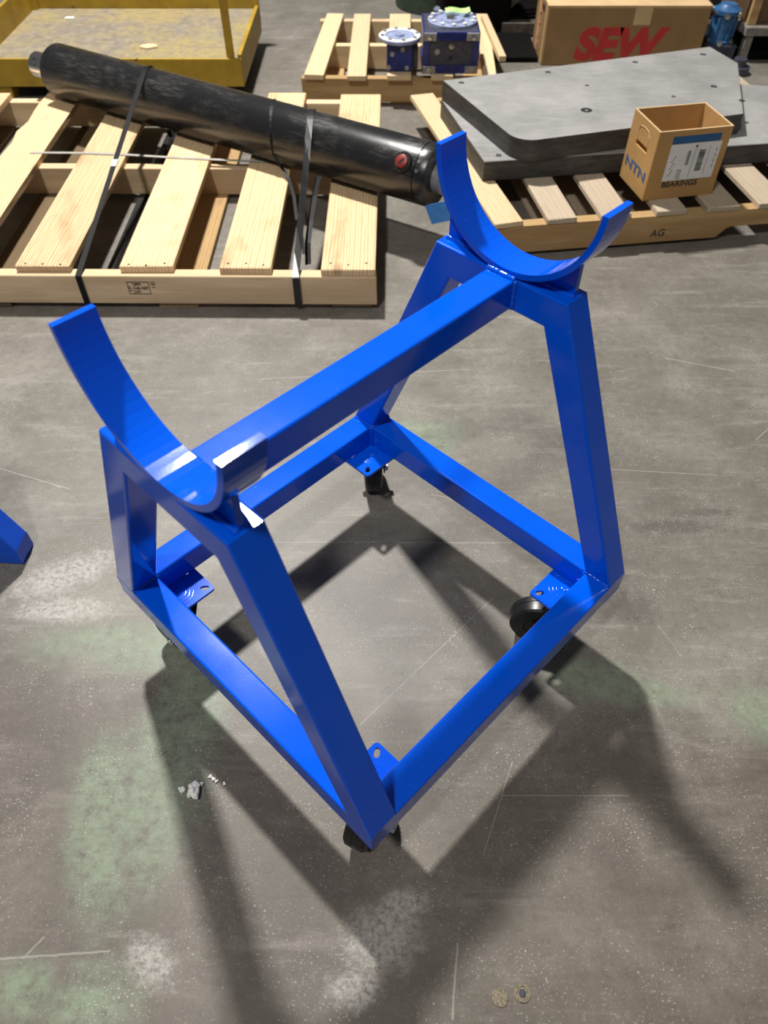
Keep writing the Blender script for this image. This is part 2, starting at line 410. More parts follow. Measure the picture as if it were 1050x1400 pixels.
# weld beads: lumpy little fillets where tubes meet
def weld(p, q, r=.0042):
    p, q = cp(*p), cp(*q); n = max(4, int((q-p).length/.004)); pts = []
    bm = bmesh.new(); rings = []; d, u, w_ = frame_of(q-p)
    for i in range(n*2+1):
        k = r*(1 + .22*math.sin(i*PI)) * (1 + .25*(i % 2)) * random.uniform(.85, 1.1)
        c_ = p + (q-p)*i/(n*2)
        rings.append([bm.verts.new(c_ + (u*math.cos(2*PI*a/7) + w_*math.sin(2*PI*a/7))*k) for a in range(7)])
    for a, b in zip(rings, rings[1:]):
        for k in range(7): bm.faces.new((a[k], a[(k+1) % 7], b[(k+1) % 7], b[k]))
    bm.faces.new(rings[0]); bm.faces.new(rings[-1]); return bm
for s in (-1, 1):
    for xa, xb in ((1, 1), (L-1, L-1)):
        bm = join(weld((xa, s*(H-.1), 0), (xb, s*(H-1.05), 0)), weld((xa, s*(H-1.01), 0), (xb, s*(H-1.01), -HB)), 
                  weld((xa, s*(H-1.06), 0), ((xa-1 if xa == 1 else xa+1), s*(H-1.06), 0)))
        obj('weld_bead', bm, 'blue', cart, smooth=True)
for xa in (1, L-1):
    obj('weld_bead', join(weld((xa, yb-.5, ZT), (xa, yb+.5, ZT), .005), weld((xa, yb-.51, ZT), (xa, yb-.51, ZT-.95)), weld((xa, yb+.51, ZT), (xa, yb+.51, ZT-.95))), 'blue', cart, smooth=True)
# saddles
def saddle(x0, x1, yc, ri, th, aL, aR, nseg=34):
    zc = ZT + th + ri + .02
    bm = bmesh.new(); rows = []
    for i in range(nseg+1):
        a = aL + (aR-aL)*i/nseg; sy, cz = math.sin(a), math.cos(a)
        rows.append([bm.verts.new(cp(x, yc + r_*sy, zc - r_*cz)) for (x, r_) in ((x0, ri), (x1, ri), (x1, ri+th), (x0, ri+th))])
    for a, b in zip(rows, rows[1:]):
        for k in range(4): bm.faces.new((a[k], a[(k+1) % 4], b[(k+1) % 4], b[k]))
    bm.faces.new(rows[0]); bm.faces.new(rows[-1])
    es = [e for e in bm.edges if len(e.link_faces) == 2 and e.calc_face_angle(0) > 1.2]
    bmesh.ops.bevel(bm, geom=es, offset=.0008, segments=1, affect='EDGES')
    o = obj('saddle', bm, 'blue', cart)
    ro = ri + th
    xm = (x0+x1)/2
    for s in (-1, 1):
        ys = [.75 + (TT-.12-.75)*k/8 for k in range(9)]
        top = [(s*y, zc - math.sqrt(max(0, ro*ro - (s*y-yc)**2)) + .02) for y in ys]
        poly = [(s*ys[-1], ZT-.02), (s*ys[0], ZT-.02)] + top
        bm = bmesh.new()
        a = [bm.verts.new(cp(xm-.09, y, z)) for y, z in poly]; b = [bm.verts.new(cp(xm+.09, y, z)) for y, z in poly]
        bm.faces.new(a); bm.faces.new(b)
        for i in range(len(poly)): bm.faces.new((a[i], a[(i+1) % len(poly)], b[(i+1) % len(poly)], b[i]))
        obj('gusset', bm, 'blue', o)
        obj('weld_bead', join(weld((xm-.12, s*.8, ZT), (xm-.12, s*(TT-.1), ZT), .0045), weld((xm+.12, s*.8, ZT), (xm+.12, s*(TT-.1), ZT), .0045)), 'blue', o, smooth=True)
    return o
saddle(-.03, .995, -.122, 2.745, .18, 1.52, -1.51)
saddle(L-.985, L+.12, -.206, 2.676, .18, 1.578, -1.534)
# casters : plate (blue) > rings, fork, wheel, axle, slots are dark recesses cut as real holes
def slot_plate(cx, cy, sx, sy, z0, z1, holes):
    """plate with through slots: grid triangulated from bmesh via boolean-free ring construction"""
    bm = bmesh.new(); r = .006
    def loop(pts, z): return [bm.verts.new((x, y, z)) for x, y in pts]
    outer = []
    for (qx, qy, a0) in ((1, 1, 0), (-1, 1, 90), (-1, -1, 180), (1, -1, 270)):
        for k in range(4):
            a = math.radians(a0 + 30*k); outer.append((cx + qx*(sx/2-r) + r*math.cos(a), cy + qy*(sy/2-r) + r*math.sin(a)))
    loops = [outer]
    for (hx, hy, ang, hl, hr) in holes:
        p = []
        for k in range(12):
            a = 2*PI*k/12; ox = hl/2 if math.cos(a) > 0.01 else (-hl/2 if math.cos(a) < -.01 else 0)
            x, y = ox + hr*math.cos(a), hr*math.sin(a)
            p.append((hx + x*math.cos(ang) - y*math.sin(ang), hy + x*math.sin(ang) + y*math.cos(ang)))
        loops.append(p)
    for z in (z0, z1):
        es = []
        for lp in loops:
            vv = loop(lp, z)
            es += [bm.edges.new((vv[i], vv[(i+1) % len(vv)])) for i in range(len(vv))]
        bmesh.ops.triangle_fill(bm, use_beauty=True, edges=es)
    bm.verts.ensure_lookup_table(); off = 0; tot = sum(len(l) for l in loops)
    for lp in loops:
        n = len(lp)
        for i in range(n):
            a, b = off+i, off+(i+1) % n
            bm.faces.new((bm.verts[a], bm.verts[b], bm.verts[tot+b], bm.verts[tot+a]))
        off += n
    return bm
def caster(fx, fy, wheel_w, yaw, nut=.0065, name='caster'):
    """fx, fy = signs of the corner (towards +x/-x, +y/-y); wheel centre in world metres, yaw of the axle in world"""
    ix = L-1 if fx > 0 else 1; iy = fy*(H-1.0)
    kx, ky = ix - fx*.33, iy - fy*.41
    k = cp(kx, ky, -HB); ztop = k.z - .0004; z0 = ztop - .0055
    sx, sy = 2.26*S, 1.66*S
    holes = [(k.x + a*(sx/2-.0135), k.y + b*(sy/2-.0135), a*b*math.radians(35), .007, .0048) for a in (-1, 1) for b in (-1, 1)]
    o = obj(name, slot_plate(k.x, k.y, sx, sy, z0, ztop, holes), 'blue', cart)
    # stamped raceway rings on the plate (only as proud ridges), inside the free quarter of the plate
    for rr_ in (.0165, .0235, .030):
        bm = bmesh.new(); n = 40; rings = []
        for i in range(n):
            a = 2*PI*i/n; rings.append([bm.verts.new((k.x + (rr_ + .0016*math.cos(q))*math.cos(a), k.y + (rr_ + .0016*math.cos(q))*math.sin(a), z0 + .0008 + .0012*math.sin(q)*0 )) for q in (0, PI/2, PI)])
        for i in range(n):
            a, b = rings[i], rings[(i+1) % n]
            for j in (0, 1): bm.faces.new((a[j], b[j], b[j+1], a[j+1]))
        # domed ridge
        for i in range(n): rings[i][1].co.z = ztop + .0010; rings[i][0].co.z = ztop - .0004; rings[i][2].co.z = ztop - .0004
        obj('raceway_ring', bm, 'blue', o, smooth=True)
    obj('kingpin', lathe((k.x, k.y, ztop-.001), (0, 0, 1), [(0, .010), (.0012, .010), (.0022, .007), (.0025, 0)], 20, False), 'blue', o, smooth=True)
    # wheel etc. in cart-local coords
    Ri = Matrix.Rotation(-YAW, 3, 'Z')
    R_w = .0545
    wc = Ri @ (Vector((wheel_w[0], wheel_w[1], R_w+.0005)) - CART); ax = Ri @ Vector((math.cos(yaw), math.sin(yaw), 0)); fwd = Vector((0, 0, 1)).cross(ax)
    hw = .0205
    prof = [(-hw, 0), (-hw, .012), (-hw+.003, .014), (-hw+.003, .026), (-hw, .029), (-hw+.002, R_w-.004), (-hw+.006, R_w-.0006), (-.004, R_w), (-.003, R_w-.0012), (.003, R_w-.0012), (.004, R_w), (hw-.006, R_w-.0006), (hw-.002, R_w-.004), (hw, .029), (hw-.003, .026), (hw-.003, .014), (hw, .012), (hw, 0)]
    obj('wheel', lathe(wc, ax, prof, 40, False), 'black_rubber', o, autosmooth=math.radians(35))
    # fork: crown disc + two tapered arms from the crown down to the axle
    crown = lathe((k.x, k.y, z0), (0, 0, -1), [(0, .030), (.006, .031), (.011, .026), (.013, .020)], 28)
    ztf = z0 - .011
    arms = [crown]
    kc = Vector((k.x, k.y, 0))
    for s in (-1, 1):
        off = ax*s*(hw+.0035); tk = ax*s*.003
        b0 = Vector((wc.x, wc.y, wc.z)) + off
        t0 = kc + ax*s*(hw+.0035); t0.z = ztf
        ps = []
        for dz, hwid, ctr in ((-.010, .009, b0), (.004, .012, b0), (None, .024, t0)):
            base = ctr + (Vector((0, 0, dz)) if dz is not None else Vector((0, 0, 0)))
            ps.append((base - fwd*hwid, base + fwd*hwid))
        bm = bmesh.new()
        A = [bm.verts.new(p) for p in (ps[0][0], ps[0][1], ps[1][1], ps[2][1], ps[2][0], ps[1][0])]
        B_ = [bm.verts.new(v_.co + tk) for v_ in A]
        bm.faces.new(A); bm.faces.new(B_)
        for i in range(6): bm.faces.new((A[i], A[(i+1) % 6], B_[(i+1) % 6], B_[i]))
        arms.append(bm)
    cr = box((k.x, k.y, ztf-.0015), (.052, .052, .003), 0, Matrix((ax, fwd, (0, 0, 1))).transposed())
    obj('fork', join(*arms, cr), 'black_steel', o)
    e = hw + .0065 + nut
    obj('axle_bolt', join(lathe(wc - ax*e, ax, [(0, .0045), (2*e, .0045)], 12), lathe(wc - ax*(hw+.0125), ax, [(0, .0085), (.006, .0085)], 6), lathe(wc + ax*(hw+nut), ax, [(0, .0085), (.007, .0085)], 6)), 'zinc', o)
    return o
caster(1, 1, (-.002, .372), math.radians(3))
caster(1, -1, (.317, -.028), math.radians(80))
caster(-1, -1, (-.002, -.392), math.radians(-26), .020)
caster(-1, 1, (-.358, -.050), math.radians(58))

# ------------------------------------------------------------------ second blue frame, mostly beyond the left edge
fr = thing('blue_frame', 'dark blue tube stand foot poking in at the left edge on the floor', 'stand', (-.735, .140, 0), math.radians(176))
# local x runs from the visible corner leftwards out of the frame, y depth
D_ = 1.0*S*1.15
def f_hexa(name, pts): return obj(name, hexa([Vector(p) for p in pts], BV, True, 3), 'blue', fr)
FL = W*S*.9; hh = .045
f_hexa('base_tube', [(0, 0, .001), (0, -D_, .001), (0, -D_, hh), (0, 0, hh), (FL, 0, .001), (FL, -D_, .001), (FL, -D_, hh), (FL, 0, hh)])
f_hexa('leg', [(0, 0, hh), (0, -D_, hh), (.058, -D_, hh), (.058, 0, hh), (.185, 0, .54), (.185, -D_, .54), (.243, -D_, .49), (.243, 0, .49)])
f_hexa('leg', [(FL, 0, hh), (FL, -D_, hh), (FL-.058, -D_, hh), (FL-.058, 0, hh), (FL-.185, 0, .54), (FL-.185, -D_, .54), (FL-.243, -D_, .49), (FL-.243, 0, .49)])
f_hexa('top_tube', [(.243, 0, .49), (.243, -D_, .49), (.185, -D_, .54), (.185, 0, .54), (FL-.243, 0, .49), (FL-.243, -D_, .49), (FL-.185, -D_, .54), (FL-.185, 0, .54)])

# ------------------------------------------------------------------ pallets
def board(name, a, b, width, z0, th, m, parent, bev=.002, wane=0, taper=0):
    """board lying from a to b (xy centre line), local x along its length"""
    a = Vector((a[0], a[1], 0)); b = Vector((b[0], b[1], 0)); d = b - a; ln = d.length
    if wane == 0:
        bm = box((0, 0, 0), (ln, width, th), bev, None, 1)
    else:
        n = 14; bm = bmesh.new(); rows = []
        for i in range(n+1):
            x = -ln/2 + ln*i/n; e = wane*random.uniform(.1, 1)
            rows.append([bm.verts.new(p) for p in ((x, -width/2, -th/2), (x, width/2, -th/2), (x, width/2 - e, th/2), (x, -width/2, th/2))])
        for p, q in zip(rows, rows[1:]):
            for k in range(4): bm.faces.new((p[k], p[(k+1) % 4], q[(k+1) % 4], q[k]))
        bm.faces.new(rows[0]); bm.faces.new(rows[-1])
    # slight bow/irregularity of the ends
    for v_ in bm.verts: v_.co += Vector((random.uniform(-.0012, .0012), random.uniform(-.0008, .0008), random.uniform(-.0004, .0004)))
    o = obj(name, bm, m, parent)
    o.location = ((a.x+b.x)/2, (a.y+b.y)/2, z0 + th/2); o.rotation_euler = (0, 0, math.atan2(d.y, d.x)); return o
def nails(parent_board, ln, width, th):
    pass

p1 = thing('wooden_pallet', 'large pale pine pallet carrying the black hydraulic cylinder', 'pallet', (-.65, 1.68, 0))
def rel(p): return (p[0]+.65, p[1]-1.68)
ZS1 = .107
for (f, k, wd, m, wane) in (((-.077, 1.066), (-.066, 2.312), .153, 'pine', 0), ((-.3655, 1.078), (-.352, 2.328), .146, 'pine', 0), ((-.645, 1.086), (-.640, 2.325), .150, 'pine', 0),
                            ((-.937, 1.088), (-.932, 2.325), .154, 'pine', 0), ((-1.220, 1.092), (-1.222, 2.325), .150, 'pine', .020), ((-1.50, 1.09), (-1.50, 2.325), .145, 'pine', 0)):
    board('deck_board', rel(f), rel(k), wd, ZS1, .020, m, p1, .002, wane)
for y, y2 in ((1.0835, 1.0775), (1.742, 1.742), (2.297, 2.297)):
    board('stringer', rel((-1.62, y+.012)), rel((.002, y-.004)), .038, .018, .089, 'pine_side', p1)
for x in (-.07, -.575, -1.12, -1.50):
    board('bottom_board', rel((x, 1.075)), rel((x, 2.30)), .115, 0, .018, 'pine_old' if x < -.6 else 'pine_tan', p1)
# nail heads on the deck board ends
for x in (-.077, -.3655, -.645, -.937):
    for dx in (-.05, 0.0, .05):
        obj('nail', lathe((x+dx+.65, 1.096-1.68 + random.uniform(-.006, .006), .1265), (0, 0, 1), [(0, .004), (.0012, .0035), (.0014, 0)], 8, False), 'black_steel', p1)
# grade stamp on the front stringer
st = []
def bar(x0, x1, z0, z1): st.append(box((x0/2+x1/2, 0, z0/2+z1/2), (x1-x0, .0006, z1-z0)))
for a in ((0, .062, .046, .0475), (0, .062, .008, .0095), (0, .0015, .008, .0475), (.0605, .062, .008, .0475), (.016, .0175, .008, .0475)): bar(*a)
for q, (x, z, tx, sz) in enumerate(((.020, .036, 'IPPC', .010), (.020, .024, 'US-1027', .011), (.020, .012, 'HT', .011))):
    b_ = text_mesh(tx, sz, .0003, offset=.0003); st.append(place(b_, (x, 0, z), (1, 0, 0), (0, 0, 1)))
b_ = text_mesh('TP', .018, .0003); st.append(place(b_, (.012, 0, .014), (0, 0, 1), (-1, 0, 0)))
b_ = text_mesh('TPI', .010, .0003); st.append(place(b_, (.066, 0, .036), (1, 0, 0), (0, 0, 1)))
for a in ((.066, .082, .0465, .0475), (.068, .078, .030, .0315)): bar(*a)
o = obj('grade_stamp', join(*st), 'print_black', p1); o.location = (-.705+.65, 1.0668-1.68, .042); o.rotation_euler = (0, 0, math.atan2(-.016, 1.622))

# steel bars lying on the floor inside the pallet
for i, (x, z) in enumerate(((-.815, 0), (-.783, 0), (-.752, 0))):
    b0 = box((0, 0, .0085), (.022, 1.16, .016), .0015)
    o = obj('steel_bar', b0, 'black_steel'); o.location = (x, 1.69, .0005)
    tag(o, ('leftmost', 'middle', 'rightmost')[i] + ' of three dark flat bars lying on floor under the cylinder pallet', 'bar', 'dark flat bars under the cylinder pallet')

# ------------------------------------------------------------------ hydraulic cylinder
CR = .0898; sl = -.62267; A0 = Vector((0, 1.54647, .1272 + CR)); cd = Vector((1, sl, 0)).normalized()
def cylp(x): return A0 + Vector((1, sl, 0))*x
cyl = thing('hydraulic_cylinder', 'long black hydraulic cylinder lying across the large pine pallet', 'cylinder', tuple(cylp(-.53) - Vector((0, 0, CR))), 0)
oc = Vector(cyl.location)
pL, pR = cylp(-1.207) - oc, cylp(.185) - oc; LN = (pR-pL).length
def cyl_obj(name, bm, m, par, **k):
    return obj(name, bm, m, par, **k)
bm = lathe((0, 0, 0), (1, 0, 0), [(0, 0), (0, CR*.80), (.004, CR*.93), (.014, CR), (LN-.042, CR), (LN-.041, CR-.003), (LN-.036, CR-.003), (LN-.035, CR), (LN-.005, CR), (LN, CR-.004), (LN, 0)], 72, False)
barrel = obj('barrel', bm, 'cyl', cyl, autosmooth=math.radians(40)); barrel.location = pL; barrel.rotation_euler = (0, 0, math.atan2(cd.y, cd.x))
# rod clevis on the left, pierced by a cross hole
rod = lathe(pL - cd*.118, cd, [(0, .026), (.003, .036), (.010, .044), (.14, .044)], 40)
re = obj('rod_eye', rod, 'chrome', cyl, autosmooth=math.radians(40))
side = cd.cross(Vector((0, 0, 1))).normalized()
toc = (Vector((0, -1, .55)) - cd*Vector((0, -1, .55)).dot(cd)).normalized()
obj('pin_hole', lathe(pL - cd*.078 + toc*.0425, toc, [(0, .013), (.0012, .0145), (.0016, .0125), (.0004, .011), (0.0002, 0)], 24, False), 'hole_dark', re)
# base clevis on the right, hidden behind the saddle
be = obj('base_eye', join(lathe(pR - cd*.002, cd, [(0, .045), (.03, .045), (.045, .025)], 32), lathe(pR + cd*.055 - side*.02, side, [(0, .026), (.04, .026)], 32)), 'gear_grey', cyl, autosmooth=math.radians(40))
obj('bushing', lathe(pR + cd*.055 - side*.023, side, [(0, .014), (.046, .014)], 24), 'zinc', be, autosmooth=math.radians(40))
# oil port with red plug
pd = (Vector((.0, -1, .62))); pd = (pd - cd*pd.dot(cd)).normalized()
pc = cylp(.118) - oc + pd*(CR-.004)
po = obj('port_boss', lathe(pc, pd, [(0, .030), (.008, .030), (.013, .026), (.013, .019)], 32), 'black_steel', cyl, autosmooth=math.radians(40))
pl = lathe(pc + pd*.012, pd, [(0, .019), (.006, .019), (.0075, .017), (.0075, 0)], 28, False)
pg = obj('port_plug', pl, 'red_plug', po, autosmooth=math.radians(40)); pg['label'] = 'red plastic plug in the oil port'
dd, uu, ww = frame_of(pd)
obj('plug_slot', box(pc + pd*.0198, (.022, .006, .0006), 0, Matrix(((uu+ww).normalized(), (ww-uu).normalized(), pd)).transposed()), 'hole_dark', po)
for k in (-1, 1):
    q = (pd*math.cos(.15*k) + cd.cross(pd)*math.sin(.15*k)); obj('bolt', lathe(cylp(.160) - oc + q*(CR-.001), q, [(0, .006), (.004, .006)], 6), 'zinc', cyl)
# blue tag taped to the cap end
u1 = Vector((.85, -.35, .38)).normalized(); n1 = Vector((.1, -1, .1)); u2 = n1.cross(u1).normalized()
tagm = box(Vector((.193, 1.327, .160)) - oc, (.085, .001, .062), 0, Matrix((u1, u1.cross(u2), u2)).transposed())
o = obj('tag', tagm, 'tag_blue', cyl); o['label'] = 'small bright blue tag at the cylinder end'

# ------------------------------------------------------------------ straps over the cylinder
def strap(xf, xt, width, m, name, label, buckle, twist=0):
    zc = .1272 + CR; r = CR + .0012
    fx = lambda y: xf + (xt - xf)*(y - 1.06)/1.0
    # cross-section in the y direction is an ellipse (cylinder is oblique)
    ky = r/abs(cd.x)
    yc = None
    # axis height crossing: y of the axis where x = strap x (iterate)
    y = 2.0
    for _ in range(20): y = A0.y + sl*fx(y)
    pts = []; yf = 1.0563 if xf > -.5 else 1.0642
    P = lambda yy, z: Vector((fx(yy), yy, z))
    pts += [P(yf, .020), P(yf, .060), P(yf, .1075), P(yf+.0015, .1090)]
    # tangent from the stringer corner to the ellipse
    best = None
    for k in range(200):
        a = math.radians(60 + 120*k/200)          # angle measured from +y
        q = (y + ky*math.cos(a), zc + r*math.sin(a))
        tn = (-ky*math.sin(a), r*math.cos(a)); v_ = (q[0]-yf, q[1]-.109)
        cr = abs(tn[0]*v_[1] - tn[1]*v_[0])/math.hypot(*v_)
        if best is None or cr < best[0]: best = (cr, a)
    a0 = best[1]
    yt, zt_ = y + ky*math.cos(a0), zc + r*math.sin(a0)
    for k in range(1, 7): pts.append(P(yf + (yt-yf)*k/7, .109 + (zt_-.109)*k/7))
    a1 = math.radians(20)
    for k in range(13):
        a = a0 + (a1-a0)*k/12; pts.append(P(y + ky*math.cos(a), zc + r*math.sin(a)))
    ye = min(2.318, y + ky + .15) 
    pts += [P(y + ky*1.06, .135), P(y + ky*1.06, .03)]
    root = thing(name, label, 'strap', (fx(yf), yf, 0)); ro = Vector(root.location)
    obj('band', ribbon([p - ro for p in pts], width, [(1, 0, -twist*max(0, math.sin(PI*(i-3)/6.5)) if 3 < i < 10 else 0) for i in range(len(pts))], -.0011), m, root)
    if buckle:
        f_ = buckle; i0 = 3; pa, pb = pts[i0], Vector((fx(yt), yt, zt_))
        d = (pb-pa).normalized(); nrm = Vector((1, 0, 0)).cross(d)
        c_ = pa + (pb-pa)*f_ - ro
        o = obj('buckle', box(c_ + nrm*.001, (width*1.25, .034, .005), .001, Matrix((Vector((1, 0, 0)), d, nrm)).transposed()), 'white_buckle', root); o['label'] = 'shiny crimp buckle'
    return root, ro, pts, fx, yt, zt_
strap(-.835, -.800, .016, 'strap_plastic', 'binding_strap', 'thin black strap with crimp buckle, nearer the left end of the cylinder', .50)
root, ro, pts, fx, yt, zt_ = strap(-.2235, -.195, .020, 'strap_steel', 'binding_strap', 'black steel strap with shiny glint, nearer the red plug end of the cylinder', None, .45)
tp = [Vector((-.180, 1.50, .185)), Vector((-.188, 1.40, .172)), Vector((-.195, 1.30, .148)), Vector((-.200, 1.22, .120)), Vector((-.198, 1.165, .085))]
obj('loose_tail', ribbon([p - ro for p in tp], .018, (1, .1, .2), .001), 'strap_plastic', root)
# thin loose strap draped round the cylinder barrel
xx = -.335; r = CR + .0015; ky = r/abs(cd.x); yy = A0.y + sl*xx; zc = .1272 + CR
pts = [Vector((xx, yy + ky*math.cos(a), zc + r*math.sin(a))) for a in [math.radians(30 + 170*k/16) for k in range(17)]]
pts += [Vector((-.315, yy - ky - .01, zc-.055)), Vector((-.285, yy-ky-.06, .138)), Vector((-.262, 1.50, .120)), Vector((-.248, 1.40, .098))]
o = obj('binding_strap', ribbon(pts, .010, (1, .15, 0), -.001), 'strap_plastic'); tag(o, 'thin loose black strap hanging off the cylinder between the two taut straps', 'strap')
o = obj('clear_strap', ribbon([Vector(p) for p in ((-1.19, 1.800, .1285), (-1.0, 1.795, .1290), (-.86, 1.783, .1288), (-.72, 1.765, .1285), (-.57, 1.748, .1288), (-.43, 1.733, .1288), (-.32, 1.722, .1283))], .013, (.05, 1, 0), .0008), 'clear_strap')
tag(o, 'translucent greyish strap stretched across the large pallet boards left of the cylinder', 'strap')

# ------------------------------------------------------------------ right-hand pallet with steel plates
a3 = math.radians(8.2); e3 = Vector((math.cos(a3), math.sin(a3), 0)); n3 = Vector((-math.sin(a3), math.cos(a3), 0))
O3 = Vector((.36, 1.337, 0))
p3 = thing('wooden_pallet', 'weathered grey pallet under the two thick steel plates', 'pallet', tuple(O3), a3)
ZS3 = .102; ZB3 = .118
for x, wd in ((.045, .092), (.212, .094), (.385, .098), (.565, .098), (.735, .108), (.903, .102), (1.07, .10), (1.22, .10)):
    lean = -.115 if x < .1 else -.005
    board('deck_board', (x, .0), (x + lean*0 - (.09 if x < .1 else 0.0), 1.02), wd, ZS3, .016, 'pine_grey' if x > .1 else 'pine_pale', p3)
def notched(name, y, m):
    """front stringer with a fork notch"""
    x0, x1, w2 = -.02, 1.28, .019; zt0, zb0 = ZS3, .014
    prof = [(x0, zb0)]
    for nx in (.18 - .5, .745):
        if nx < 0: continue
        prof += [(nx-.005, zb0)] + [(nx + .012*k, zb0 + .034*math.sin(min(1, k/3)*PI/2)) for k in range(1, 4)] + [(nx+.22, zb0+.034), (nx+.245, zb0)]
    prof += [(x1, zb0), (x1, zt0), (x0, zt0)]
    bm = bmesh.new(); a = [bm.verts.new((x, y-w2, z)) for x, z in prof]; b = [bm.verts.new((x, y+w2, z)) for x, z in prof]
    bm.faces.new(a); bm.faces.new(b)
    for i in range(len(prof)): bm.faces.new((a[i], a[(i+1) % len(prof)], b[(i+1) % len(prof)], b[i]))
    return obj(name, bm, m, p3)
notched('stringer', .022, 'pine_tan'); notched('stringer', .51, 'pine_tan'); notched('stringer', .995, 'pine_tan')
for x in (.06, .24, .40, .57, .66, 1.10):
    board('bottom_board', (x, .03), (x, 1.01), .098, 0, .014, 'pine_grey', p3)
b_ = text_mesh('AG', .034, .0003, offset=.0004); o = obj('stamp', place(b_, (.515, .0026, .032), (1, 0, .06), (0, 0, 1)), 'print_black', p3)
o['label'] = 'dark stencilled letters on the stringer'

# plates
def plate(name, poly, z0, z1, label, holes):
    cx = sum(p[0] for p in poly)/len(poly); cy = sum(p[1] for p in poly)/len(poly)
    bm = prism([(x-cx, y-cy) for x, y in poly], 0, z1-z0, .002, 1)
    root = obj(name, bm, ['plate_edge', 'plate_top'])
    me = root.data
    for p in me.polygons:
        if p.normal.z > .5: p.material_index = 1
    root.location = (cx, cy, z0); tag(root, label, 'steel plate')
    for hx, hy, r_ in holes:
        h_ = lathe((hx-cx, hy-cy, z1-z0-.0001), (0, 0, 1), [(0, 0), (.0003, r_*.8), (.0006, r_), (.0004, r_*1.05), (0, r_*1.06)], 20, False)
        obj('bolt_hole', h_, 'hole_dark', root)
    return root
Z1, Z2, Z3 = ZB3 + .0003, .183, .248
f0 = Vector((.345, 1.610, 0)); ex = Vector((.9901, .1407, 0)); ey = Vector((-.1407*1.55, .976, 0)).normalized()
def q2(a, b): v_ = f0 + ex*a + ey*b; return (v_.x, v_.y)
plate('steel_plate', [q2(0, 0), q2(1.30, 0), q2(1.36, .42), q2(1.05, .53), q2(0, .52)], Z1, Z2, 'lower thick dark steel plate resting directly on the weathered pallet', [(.395, 1.655, .009)])
A = Vector((.233, 2.105)); Cc = Vector((.445, 1.600)); D2 = Vector((1.216, 1.815)); E2 = Vector((1.340, 2.275)); F2 = Vector((1.285, 2.449))
def rcorner(p, c_, q, r_, n=8):
    a = (p-c_).normalized(); b = (q-c_).normalized(); ang = a.angle(b); tl = r_/math.tan(ang/2)
    s0, s1 = c_ + a*tl, c_ + b*tl; ctr = c_ + (a+b).normalized()*r_/math.sin(ang/2); out = []
    for k in range(n+1):
        tt = k/n; pt = s0*(1-tt)**2 + c_*2*tt*(1-tt) + s1*tt*tt; out.append(ctr + (pt-ctr).normalized()*r_)
    return [tuple(x) for x in out]
poly = [tuple(A)] + rcorner(A, Cc, D2, .075, 12) + [tuple(D2), tuple(E2), tuple(F2)]
plate('steel_plate', poly, Z2 + .0003, Z3, 'upper thick grey steel plate with rounded corner, lying on the other plate', [(.298, 2.085, .010), (.70, 1.845, .0185), (.62, 2.185, .010), (.96, 2.285, .010), (1.235, 2.365, .011), (1.245, 1.925, .010), (1.185, 2.05, .011), (1.02, 1.96, .007), (.74, 2.06, .007)])

# ------------------------------------------------------------------ NTN cardboard box
a4 = math.radians(11.5)
nb = thing('cardboard_box', 'open topped small cardboard box with white label on the weathered pallet', 'box', (.837, 1.478, ZB3 + .0003), a4)
bw, bd, bh, tk = .236, .178, .208, .005
# walls: front at y=0
def wall(c_, s): return box(c_, s, .0008)
obj('front_panel', wall((bw/2, tk/2, bh/2), (bw, tk, bh)), 'cardboard', nb)
obj('back_panel', wall((bw/2, bd-tk/2, bh/2), (bw, tk, bh)), 'cardboard', nb)
obj('right_panel', wall((bw-tk/2, bd/2, bh/2), (tk, bd-2*tk, bh)), 'cardboard', nb)
obj('bottom_panel', wall((bw/2, bd/2, tk/2), (bw-2*tk, bd-2*tk, tk)), 'cardboard', nb)
# left side with hand hole: built from strips around the slot
hy0, hy1, hz0, hz1 = .050, .128, .125, .140
lp = join(wall((tk/2, bd/2, hz0/2), (tk, bd-2*tk, hz0)), wall((tk/2, bd/2, (hz1+bh)/2), (tk, bd-2*tk, bh-hz1)),
          wall((tk/2, (tk+hy0)/2, (hz0+hz1)/2), (tk, hy0-tk, hz1-hz0)), wall((tk/2, (hy1+bd-tk)/2, (hz0+hz1)/2), (tk, bd-tk-hy1, hz1-hz0)))
lpo = obj('left_panel', lp, 'cardboard', nb)
# pressed outline of the hand flap
arc = [Vector((-.0004, hy0 + .004, hz1)), Vector((-.0004, hy0+.002, hz1+.03)), Vector((-.0004, hy0+.012, hz1+.044)), Vector((-.0004, (hy0+hy1)/2, hz1+.047)), Vector((-.0004, hy1-.012, hz1+.044)), Vector((-.0004, hy1-.002, hz1+.03)), Vector((-.0004, hy1-.004, hz1))]
obj('handle_flap', tube(arc, .0012, 6), 'cardboard_edge', lpo)
obj('top_edge', join(box((bw/2, tk/2, bh+.0006), (bw, tk, .0012)), box((bw/2, bd-tk/2, bh+.0006), (bw, tk, .0012)), box((tk/2, bd/2, bh+.0006), (tk, bd-2*tk, .0012)), box((bw-tk/2, bd/2, bh+.0006), (tk, bd-2*tk, .0012))), 'cardboard_edge', nb)
fx_ = lambda u: u*bw
fz_ = lambda v_: v_*bh
lab = obj('label', box((fx_(.555), -.0006, fz_(.545)), (fx_(.70), .0008, fz_(.53))), 'label_white', nb); lab['label'] = 'white shipping label'
obj('label_band', box((fx_(.535), -.0005, fz_(.870)), (fx_(.66), .0008, fz_(.105))), 'label_blue', nb)['label'] = 'dark blue band above the label'
bars = []
z_ = fz_(.40)
while z_ < fz_(.70):
    h_ = random.choice((.0012, .0018, .003)); bars.append(box((fx_(.665), -.0012, z_+h_/2), (.020, .0006, h_))); z_ += h_ + random.choice((.0012, .0018))
z_ = fz_(.50)
